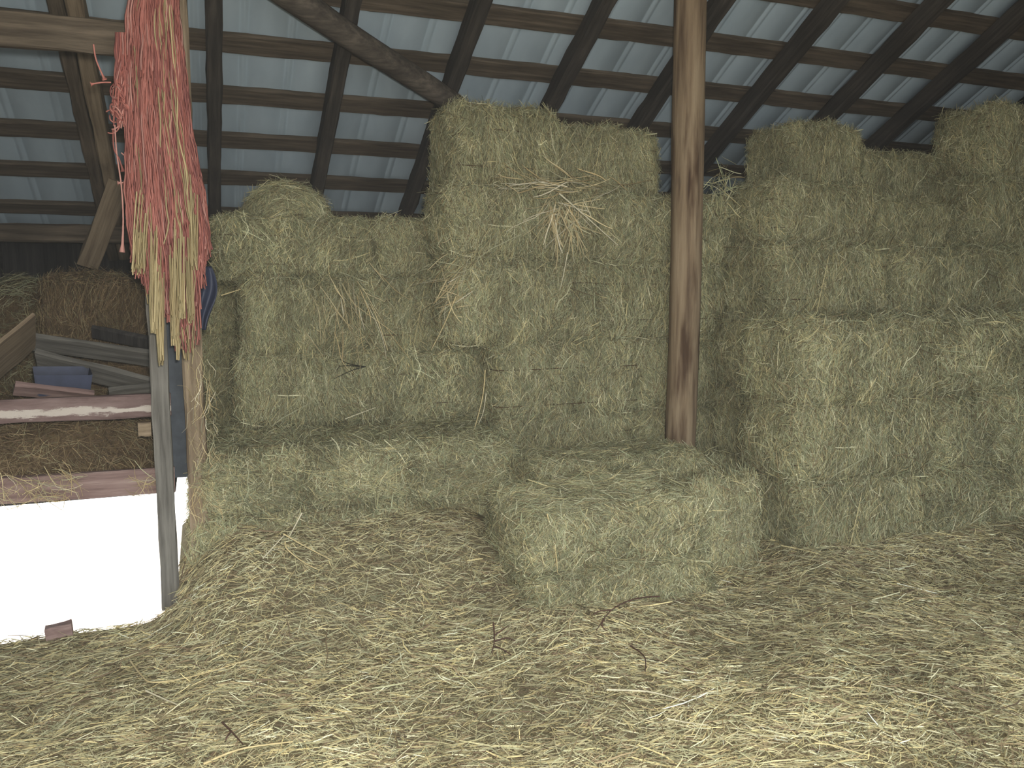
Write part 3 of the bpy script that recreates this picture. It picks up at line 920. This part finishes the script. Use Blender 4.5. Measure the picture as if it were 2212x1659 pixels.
stalk('straw_stalk', [air(1048, 800, 4.92), air(1042, 860, 4.86), air(1021, 940, 4.80)], 0.005, M_STALK, 'long yellow straw hanging in the corner between left and central stacks', 'straw', n=10)
stalk('straw_stalk', [air(1050, 850, 4.90), air(1044, 890, 4.84), air(1034, 915, 4.80)], 0.0035, M_STALKG, 'thin straw beside the long one in the corner between the stacks', 'straw', n=8)
stalk('straw_stalk', [air(745, 905, 5.14), air(812, 880, 5.14)], 0.0035, M_STALKG, 'thin straw stuck aslant on the bottom row of the left stack', 'straw', n=5)
stalk('straw_stalk', [air(478, 638, 5.14), air(520, 625, 5.14)], 0.004, M_STALK, 'short straw poking left from the middle row of the left stack', 'straw', n=5)
stalk('straw_stalk', [air(1182, 1110, 3.58), air(1200, 1190, 3.56), air(1205, 1250, 3.57)], 0.004, M_STALK, 'straw hanging down the face of the front bale', 'straw', n=8)
# twigs
def multi(name, paths, r, mat, label, cat):
    allv, allf, k = [], [], 0
    base = np.array(paths[0][0], float)
    for p in paths:
        pts = smooth_path(p, 10) - base
        v, f = tube_arrays(pts, r * (1 - 0.5 * np.linspace(0, 1, len(pts))), 5)
        allv.append(v); allf.append(f + k); k += len(v)
    o = link(name, mesh_from(name, np.concatenate(allv), np.concatenate(allf), [mat], smooth=True))
    o.location = base
    return tag(o, label, cat)
j = air(790, 792, 5.12)
multi('dark_sprig', [[j, air(740, 790, 5.10), air(727, 800, 5.1)], [j, air(755, 786, 5.1), air(735, 776, 5.10)], [j, air(760, 800, 5.1), air(722, 818, 5.10)]], 0.0028, M_BLACKTWIG, 'dark three pronged sprig on the face of the left stack', 'twig')
multi('brown_twig', [[fl(1425, 1288, 0.05), fl(1370, 1294, 0.06), fl(1320, 1318, 0.06), fl(1288, 1362, 0.04)], [fl(1320, 1318, 0.06), fl(1295, 1320, 0.05), fl(1282, 1328, 0.04)], [fl(1305, 1336, 0.05), fl(1300, 1350, 0.05), fl(1308, 1362, 0.03)]], 0.004, M_TWIG, 'brown branching twig curving along the foot of the front stack', 'twig')
multi('brown_twig', [[fl(1362, 1395, 0.03), fl(1392, 1418, 0.04), fl(1394, 1450, 0.03)]], 0.0036, M_TWIG, 'small curved brown twig on the floor below the front stack', 'twig')
multi('brown_twig', [[fl(1066, 1345, 0.08), fl(1068, 1385, 0.05), fl(1062, 1410, 0.03)], [fl(1068, 1385, 0.05), fl(1095, 1378, 0.05), fl(1112, 1384, 0.03)], [fl(1068, 1372, 0.05), fl(1086, 1360, 0.06), fl(1098, 1352, 0.05)], [fl(1066, 1396, 0.05), fl(1085, 1402, 0.05), fl(1105, 1415, 0.03)]], 0.004, M_TWIG, 'clump of brown twig at the lower left corner of the front stack', 'twig')
multi('brown_twig', [[fl(480, 1560, 0.02), fl(500, 1580, 0.03), fl(525, 1608, 0.02)], [fl(500, 1580, 0.03), fl(490, 1592, 0.03), fl(488, 1600, 0.02)]], 0.004, M_TWIG, 'dark twig on the floor at the lower left', 'twig')

# ------------------------------------------------------------------ left partition
PY = 4.45
o = timber('weathered_post_board', (-0.205, 4.36, 0.0), (-0.19, 4.36, roof_pt(0, 4.36, DR)[2] + 0.02), 0.045, 0.085, W_GREY, (1, 0, 0), wob=0.004, seed=3)
tag(o, 'narrow weathered grey upright board at the right side of the bright opening', 'post')
o = timber('square_post', (-0.045, 4.56, 0.0 - 0.03), (-0.045, 4.56, roof_pt(0, 4.56, DR)[2] + 0.02), 0.10, 0.10, W_TAN, (1, 0, 0), wob=0.005, seed=4)
tag(o, 'brown square post with frayed straw, behind the lower end of the hanging twine', 'post')
o = timber('blue_grey_panel', (-0.125, 4.66, 0.62), (-0.125, 4.66, 1.62), 0.03, 0.12, M_BLUEGREY, (1, 0, 0), wob=0.002)
tag(o, 'dark blue grey panel set back between the two left posts', 'board')
r1 = timber('painted_rail', (-1.75, PY, 1.055), (-0.16, PY, 1.045), 0.045, 0.115, W_PAINT, (0, 0, 1), wob=0.004, seed=6)
tag(r1, 'upper horizontal rail with flaking pale paint left of the posts', 'rail')
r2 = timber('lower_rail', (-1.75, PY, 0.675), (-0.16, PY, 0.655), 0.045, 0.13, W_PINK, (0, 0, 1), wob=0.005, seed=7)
tag(r2, 'lower horizontal rail, pink light put into its colour, just above the bright opening', 'rail')
tb = timber('tie_board', on_y(-60, 62, 4.30) - np.array([0.9, 0, 0]), on_y(330, 89, 4.30), 0.045, 0.15, W_PURLIN, (0, 0, 1), wob=0.004, seed=8)
tag(tb, 'high horizontal board at the upper left that the pink twine hangs over', 'board')
bl = on_y(313, 925, 4.40)
o = timber('wood_block', bl + np.array([-0.03, 0, 0]), bl + np.array([0.03, 0, 0]), 0.06, 0.07, W_TAN, (0, 0, 1), wob=0.003, seed=9)
tag(o, 'small tan wooden cleat under the painted rail beside the grey upright', 'wood block')
bb = on_y(125, 1342, 4.19)
o = timber('wood_block', (bb[0] - 0.05, 4.17, 0.035), (bb[0] + 0.06, 4.18, 0.045), 0.07, 0.06, W_PINK, (0, 0, 1), wob=0.006, seed=10)
tag(o, 'little reddish wooden block on the floor edge in the bright opening', 'wood block')

# loft deck behind the partition
o = box_struct('loft_floor', -2.08, -0.16, 4.49, 7.83, 0.58, 0.62, W_WALL)
bp = on_y(0, 502, 7.2); bq = on_y(270, 506, 7.2)
o = timber('wall_plate', (-2.05, 7.2, bp[2]), (0.05, 7.2, bp[2]), 0.12, 0.14, W_PURLIN, (0, 0, 1), seed=11)
tag(o, 'dark horizontal wall plate high above the heaped boards at the left', 'beam')
o = timber('dark_post', (-1.50, 7.35, 0.62), (-1.50, 7.35, 2.12), 0.14, 0.14, W_WALL, (0, 1, 0), seed=12)
tag(o, 'dark square post at the left picture edge in the loft', 'post')
a_, b_ = on_roof(258, 392, DR - 0.01), on_y(188, 575, 7.06)
o = timber('knee_brace', a_, b_, 0.05, 0.15, W_TAN, (1, 0, 0.3), seed=13)
tag(o, 'tan knee brace slanting from the leftmost rafter down to the wall plate', 'brace')

# loft contents
def loft_heap(name, x, y, z, a, b, c, seed, n, pal, pp, core, label):
    o = link(name, heap_mesh(name, a, b, c, seed, n, pal, pp, core)); o.location = (x, y, z)
    return tag(o, label, 'hay', kind='stuff')
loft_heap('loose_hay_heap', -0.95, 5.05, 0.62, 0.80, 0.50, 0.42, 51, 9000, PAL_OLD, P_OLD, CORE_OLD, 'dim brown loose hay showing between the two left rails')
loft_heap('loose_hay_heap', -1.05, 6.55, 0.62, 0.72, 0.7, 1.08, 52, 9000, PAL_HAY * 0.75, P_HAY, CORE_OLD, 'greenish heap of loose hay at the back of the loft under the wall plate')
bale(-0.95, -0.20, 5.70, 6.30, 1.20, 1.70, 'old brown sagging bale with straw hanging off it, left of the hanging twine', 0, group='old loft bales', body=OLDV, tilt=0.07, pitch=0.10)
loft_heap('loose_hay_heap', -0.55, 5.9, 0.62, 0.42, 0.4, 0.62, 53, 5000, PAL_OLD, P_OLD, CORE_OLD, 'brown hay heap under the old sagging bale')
PL = [((80, 775), (345, 838), 5.05, 4.95, 0.16, W_GREY, 'broad grey plank lying across the pile above the painted rail'),
      ((60, 735), (340, 775), 5.30, 5.25, 0.14, W_GREY, 'upper grey plank at the back of the board pile'),
      ((200, 715), (345, 745), 5.40, 5.35, 0.10, W_WALL, 'short dark board at the top right of the board pile'),
      ((30, 840), (200, 858), 4.72, 4.80, 0.09, W_PINK, 'thin reddish board lying just above the painted rail'),
      ((235, 850), (345, 838), 4.78, 4.82, 0.07, W_GREY, 'short pale board end near the grey upright')]
for i, (p, q, Ya, Yb, w, m, lab) in enumerate(PL):
    o = timber('plank', on_y(*p, Ya), on_y(*q, Yb), 0.03, w, m, (0, -0.75, 0.65) , seed=60 + i)
    tag(o, lab, 'plank', 'boards piled in the loft')
o = timber('plywood_sheet', on_y(-60, 830, 4.95), on_y(75, 715, 5.15), 0.02, 0.42, W_TAN, (0.3, -0.7, 0.6), seed=71)
tag(o, 'tan sheet of board leaning at the left edge of the pile', 'board')
cb = on_y(135, 822, 4.85)
def crate_mesh():
    bm = bmesh.new()
    bmesh.ops.create_cube(bm, size=1)
    for v in bm.verts: v.co = (v.co.x * (0.24 + 0.03 * (v.co.z > 0)), v.co.y * 0.2, v.co.z * 0.12)
    top = max(bm.faces, key=lambda f: f.calc_center_median().z)
    r = bmesh.ops.inset_region(bm, faces=[top], thickness=0.014)
    bmesh.ops.translate(bm, verts=top.verts, vec=(0, 0, -0.10))
    bmesh.ops.bevel(bm, geom=[e for e in bm.edges], offset=0.006, segments=2, affect='EDGES')
    me = bpy.data.meshes.new('blue_tub'); bm.to_mesh(me); bm.free(); me.materials.append(M_BLUE)
    return me
o = link('blue_tub', crate_mesh()); o.location = cb; o.rotation_euler = (0.15, 0.05, 0.2)
tag(o, 'dull blue tub lying among the boards above the painted rail', 'tub')
# strip of blue tarp right of the twine
def cloth_mesh():
    V, Fc = [], []
    nx, nz = 8, 24
    for i in range(nx + 1):
        for k in range(nz + 1):
            u, v = i / nx, k / nz
            w = 0.10 * (0.55 + 0.45 * math.sin(v * 3.0 + 0.6))
            V.append(((u - 0.5) * w + 0.015 * math.sin(v * 5), 0.02 * math.sin(u * 9 + v * 4), -0.34 * v))
    for i in range(nx):
        for k in range(nz):
            a = i * (nz + 1) + k
            Fc.append((a, a + 1, a + nz + 2, a + nz + 1))
    me = mesh_from('blue_tarp', V, Fc, [M_BLUE], smooth=True)
    return me
ct = on_y(430, 575, 4.66)
o = link('blue_tarp', cloth_mesh()); o.location = (ct[0] + 0.02, 4.66, ct[2])
md = o.modifiers.new('thick', 'SOLIDIFY'); md.thickness = 0.003
tag(o, 'narrow strip of dark blue tarp showing right of the hanging twine', 'tarp')

# wisps of hay hanging on the lower rail and posts
def wisps(name, boxes, n, seed, pal, pp, label, ang=(-math.pi / 2, 0.5), L=(0.06, 0.20)):
    rng = np.random.default_rng(seed)
    allP, allT, allL = [], [], []
    for (x0, x1, y, z0, z1, k) in boxes:
        m = int(n * k)
        P = np.stack([rng.uniform(x0, x1, m), y - rng.uniform(0, 0.02, m), rng.uniform(z0, z1, m)], 1)
        a = rng.normal(ang[0], ang[1], m)
        allP.append(P); allT.append(np.stack([np.cos(a), rng.uniform(-0.3, 0.1, m), np.sin(a)], 1)); allL.append(rng.uniform(*L, m))
    P, T, Ls = np.concatenate(allP), np.concatenate(allT), np.concatenate(allL)
    m = len(P)
    nn = np.tile([0, -1.0, 0], (m, 1))
    lift = rng.uniform(0, 0.03, (m, 2))
    sv, sf, sc = strand_arrays(rng, P, T, nn, Ls, rng.uniform(0.002, 0.004, m), lift, pal, pp, 5, 0.15)
    o = link(name, mesh_from(name, sv, sf, [STRAND], tint=sc))
    return tag(o, label, 'hay', kind='stuff')
wisps('hay_wisps', [(-1.1, -0.62, PY - 0.03, 0.60, 0.74, 1.0), (-0.34, -0.25, PY - 0.03, 0.60, 0.72, 0.15)], 140, 61, PAL_STRAW, P_STRAW, 'wisps of hay caught over the lower rail', (-0.6, 0.8))
wisps('hay_wisps', [(-0.09, 0.06, 4.50, 0.45, 1.25, 1.0)], 120, 62, PAL_STRAW, P_STRAW, 'frayed straw clinging to the brown square post', (-math.pi / 2, 0.45))

# ------------------------------------------------------------------ the hanging bundle of twine
PAL_PINK = np.array([(0.32, 0.11, 0.085), (0.38, 0.145, 0.115), (0.26, 0.088, 0.07), (0.46, 0.23, 0.19), (0.21, 0.07, 0.06)])
P_PINK = np.array([0.32, 0.25, 0.2, 0.1, 0.13])
PAL_SISAL = np.array([(0.34, 0.26, 0.13), (0.42, 0.34, 0.18), (0.27, 0.22, 0.11)])
P_SISAL = np.array([0.4, 0.3, 0.3])
TWY = 4.17
def env(u, z):
    """u in -1..1 across the bundle, z height -> x; the outline follows the hanging mass"""
    zs = np.array([1.20, 1.45, 1.70, 1.90, 2.10, 2.35, 2.60, 2.86, 3.00, 3.30])
    lf = np.array([-0.20, -0.245, -0.270, -0.285, -0.285, -0.275, -0.262, -0.245, -0.215, -0.19])
    rg = np.array([0.00, 0.020, 0.035, 0.050, 0.030, -0.005, -0.020, -0.035, -0.040, -0.05])
    l, r = np.interp(z, zs, lf), np.interp(z, zs, rg)
    return (l + r) / 2 + u * (r - l) / 2
def twine_strands(n, seed, pal, pp, zend_fn, ufn, r=0.0034, k=40, depth=0.07, ztop=3.24):
    rng = np.random.default_rng(seed)
    V, Fc, Cc, base = [], [], [], 0
    for i in range(n):
        u = ufn(rng)
        dep = rng.uniform(-1, 1) * math.sqrt(max(0.05, 1 - u * u))
        ze = zend_fn(rng, u)
        t = np.linspace(0, 1, k)
        z = ztop + (ze - ztop) * t
        wob = 0.0035 * np.sin(z * rng.uniform(18, 42) + rng.uniform(0, 6)) + 0.004 * np.sin(z * rng.uniform(8, 18) + rng.uniform(0, 6)) + 0.006 * np.sin(z * rng.uniform(2, 5) + rng.uniform(0, 6))
        uu = np.clip(u + rng.normal(0, 0.035) * t, -1.03, 1.03)
        x = env(uu, z) + wob
        y = TWY + dep * depth * (0.55 + 0.45 * t) + 0.004 * np.sin(z * 15 + i)
        if rng.random() < 0.35:                       # frayed tail
            x[-4:] += np.linspace(0, rng.normal(0, 0.016), 4)
        v, f = tube_arrays(np.stack([x, y, z], 1), r * rng.uniform(0.8, 1.35), 4)
        V.append(v); Fc.append(f + base); base += len(v)
        Cc.append(np.tile(pal[rng.choice(len(pal), p=pp / pp.sum())] * rng.uniform(0.8, 1.2), (len(v), 1)))
    return np.concatenate(V), np.concatenate(Fc), np.concatenate(Cc)
TW = mat_strand('twine_fibre', 0.6, 0.3)
root = empty('baling_twine_bundle', (0, 0, 0))
tag(root, 'big bundle of faded pink baling twine hanging from the roof timber at the left', 'twine')
def zend_pink(rng, u):
    edge = np.interp(u, [-1, -0.6, -0.2, 0.2, 0.6, 1.0], [1.72, 1.60, 1.50, 1.42, 1.48, 1.78])
    if rng.random() < 0.10 and 0 < u < 0.75: return rng.uniform(1.33, 1.5)
    return edge + abs(rng.normal(0, 0.09)) if rng.random() < 0.8 else edge + rng.uniform(0, 0.4)
v, f, c3 = twine_strands(1700, 1, PAL_PINK, P_PINK, zend_pink, lambda r: r.uniform(-1, 1))
o = link('pink_twine', mesh_from('pink_twine', v, f, [TW], tint=c3, smooth=True), root); o['kind'] = 'stuff'
def zend_s(rng, u): return rng.uniform(1.28, 1.62) if rng.random() < 0.6 else rng.uniform(1.6, 2.0)
def u_s(rng):
    k = rng.random()
    return rng.normal(-0.62, 0.04) if k < 0.22 else (rng.normal(0.12, 0.10) if k < 0.6 else rng.normal(0.45, 0.18))
v, f, c3 = twine_strands(110, 2, PAL_SISAL, P_SISAL, zend_s, u_s, r=0.0032, depth=0.078)
def tassels(spec, seed, pal, pp, Yf):
    V, Fc, Cc, base = [], [], [], 0
    rng = np.random.default_rng(seed)
    for (xa, ya), (xb, yb), wpx, m in spec:              # flat bunches of cut ends
        for i in range(m):
            q = rng.uniform(-1, 1)
            a = on_y(xa + q * wpx * 0.35 + rng.normal(0, 4), ya - abs(rng.normal(0, 60)), Yf + 0.03 + rng.uniform(-0.012, 0.012))
            b = on_y(xb + q * wpx * 0.5, yb - abs(rng.normal(0, 14)), Yf - 0.01 + rng.uniform(-0.012, 0.012))
            mid = (a + b) / 2 + np.array([rng.normal(0, 0.004), 0, 0])
            vv, ff = tube_arrays(smooth_path([a, mid, b], 8), 0.0034 * rng.uniform(0.8, 1.3), 4)
            V.append(vv); Fc.append(ff + base); base += len(vv)
            Cc.append(np.tile(pal[rng.choice(len(pal), p=pp / pp.sum())] * rng.uniform(0.85, 1.2), (len(vv), 1)))
    return np.concatenate(V), np.concatenate(Fc), np.concatenate(Cc)
tv, tf, tc = tassels([((306, 540), (299, 594), 30, 30), ((336, 600), (332, 724), 14, 26), ((342, 660), (348, 792), 11, 18), ((382, 600), (385, 690), 30, 44), ((376, 640), (377, 748), 13, 22), ((409, 600), (412, 700), 12, 14), ((418, 520), (420, 585), 14, 16), ((384, 700), (384, 780), 8, 10)], 5, PAL_SISAL, P_SISAL, 4.08)
f = np.concatenate([f, tf + len(v)]); v = np.concatenate([v, tv]); c3 = np.concatenate([c3, tc])
o = link('tan_twine', mesh_from('tan_twine', v, f, [TW], tint=c3, smooth=True), root); o['kind'] = 'stuff'
o['label'] = 'tan sisal strands'

# flat bundle ends: short cut tufts at the bottom
def tail(pts, r=0.004, flare=2.2):
    p = smooth_path(pts, 14)
    rr = np.full(len(p), r); rr[-3:] = r * np.array([1.3, 1.8, flare])
    return p, rr
def side_skein():
    rng = np.random.default_rng(4)
    V, Fc, Cc, base = [], [], [], 0
    def add(p, r):
        nonlocal base
        v, f = tube_arrays(p, r, 5)
        V.append(v); Fc.append(f + base); base += len(v)
        Cc.append(np.tile(PAL_PINK[rng.choice(5)] * rng.uniform(0.9, 1.35), (len(v), 1)))
    Yk = 4.20
    for i in range(46):                                  # hank over the board
        x0 = rng.uniform(250, 278)
        pts = [on_y(x0, 70, Yk - rng.uniform(0, 0.04)), on_y(x0 + rng.normal(0, 4), 120, Yk - rng.uniform(0, 0.05)), on_y(245 + rng.uniform(0, 34), 180, Yk - rng.uniform(0, 0.05)), on_y(240 + rng.uniform(0, 34), 235 + rng.uniform(-40, 45), Yk - rng.uniform(0, 0.05))]
        add(smooth_path(pts, 12), 0.0034)
    for i in range(12):                                  # tangled loops
        cx, cy, r0 = rng.uniform(240, 272), rng.uniform(190, 275), rng.uniform(8, 20)
        a = np.linspace(rng.uniform(0, 6), rng.uniform(7, 11), 14)
        add(np.array([on_y(cx + r0 * math.cos(q), cy + r0 * 1.3 * math.sin(q), Yk - 0.04 + 0.02 * math.sin(q * 2)) for q in a]), 0.0034)
    for pts in ([(248, 270), (252, 330), (262, 400), (266, 470), (264, 545)], [(268, 260), (276, 310), (280, 350), (270, 400)], [(244, 280), (246, 320), (258, 345), (266, 370)], [(262, 330), (272, 345), (270, 390), (254, 395)], [(240, 178), (220, 178), (196, 182)], [(202, 96), (208, 130), (226, 172)]):
        p, rr = tail([on_y(a, b, Yk - 0.03) for a, b in pts], 0.0036, 3.6)
        add(p, rr)
    return mesh_from('twine_skein', np.concatenate(V), np.concatenate(Fc), [TW], tint=np.concatenate(Cc), smooth=True)
o = link('twine_skein', side_skein(), None)
tag(o, 'small tangled hank of coral twine with loose knotted ends, left of the big bundle', 'twine', kind='stuff')

# haze volume added inside the barn to lift dark areas
bm = bmesh.new()
bmesh.ops.create_cube(bm, size=1)
for v in bm.verts: v.co = (2.7 + v.co.x * 8.8, 4.6 + v.co.y * 6.4, 3.0 + v.co.z * 7.6)
me = bpy.data.meshes.new('added_haze'); bm.to_mesh(me); bm.free()
mv = bpy.data.materials.new('fill_haze')
mv.use_nodes = True
nt = mv.node_tree
nt.nodes.remove(nt.nodes['Principled BSDF'])
vs = nt.nodes.new('ShaderNodeVolumeScatter')
vs.inputs['Color'].default_value = (0.92, 0.94, 0.92, 1)
vs.inputs['Density'].default_value = 0.018
vs.inputs['Anisotropy'].default_value = 0.2
nt.links.new(vs.outputs[0], nt.nodes['Material Output'].inputs['Volume'])
me.materials.append(mv)
tag(link('added_haze', me), 'pale haze added in the barn air to lift the shadows', 'haze', kind='stuff')

bpy.context.view_layer.update()
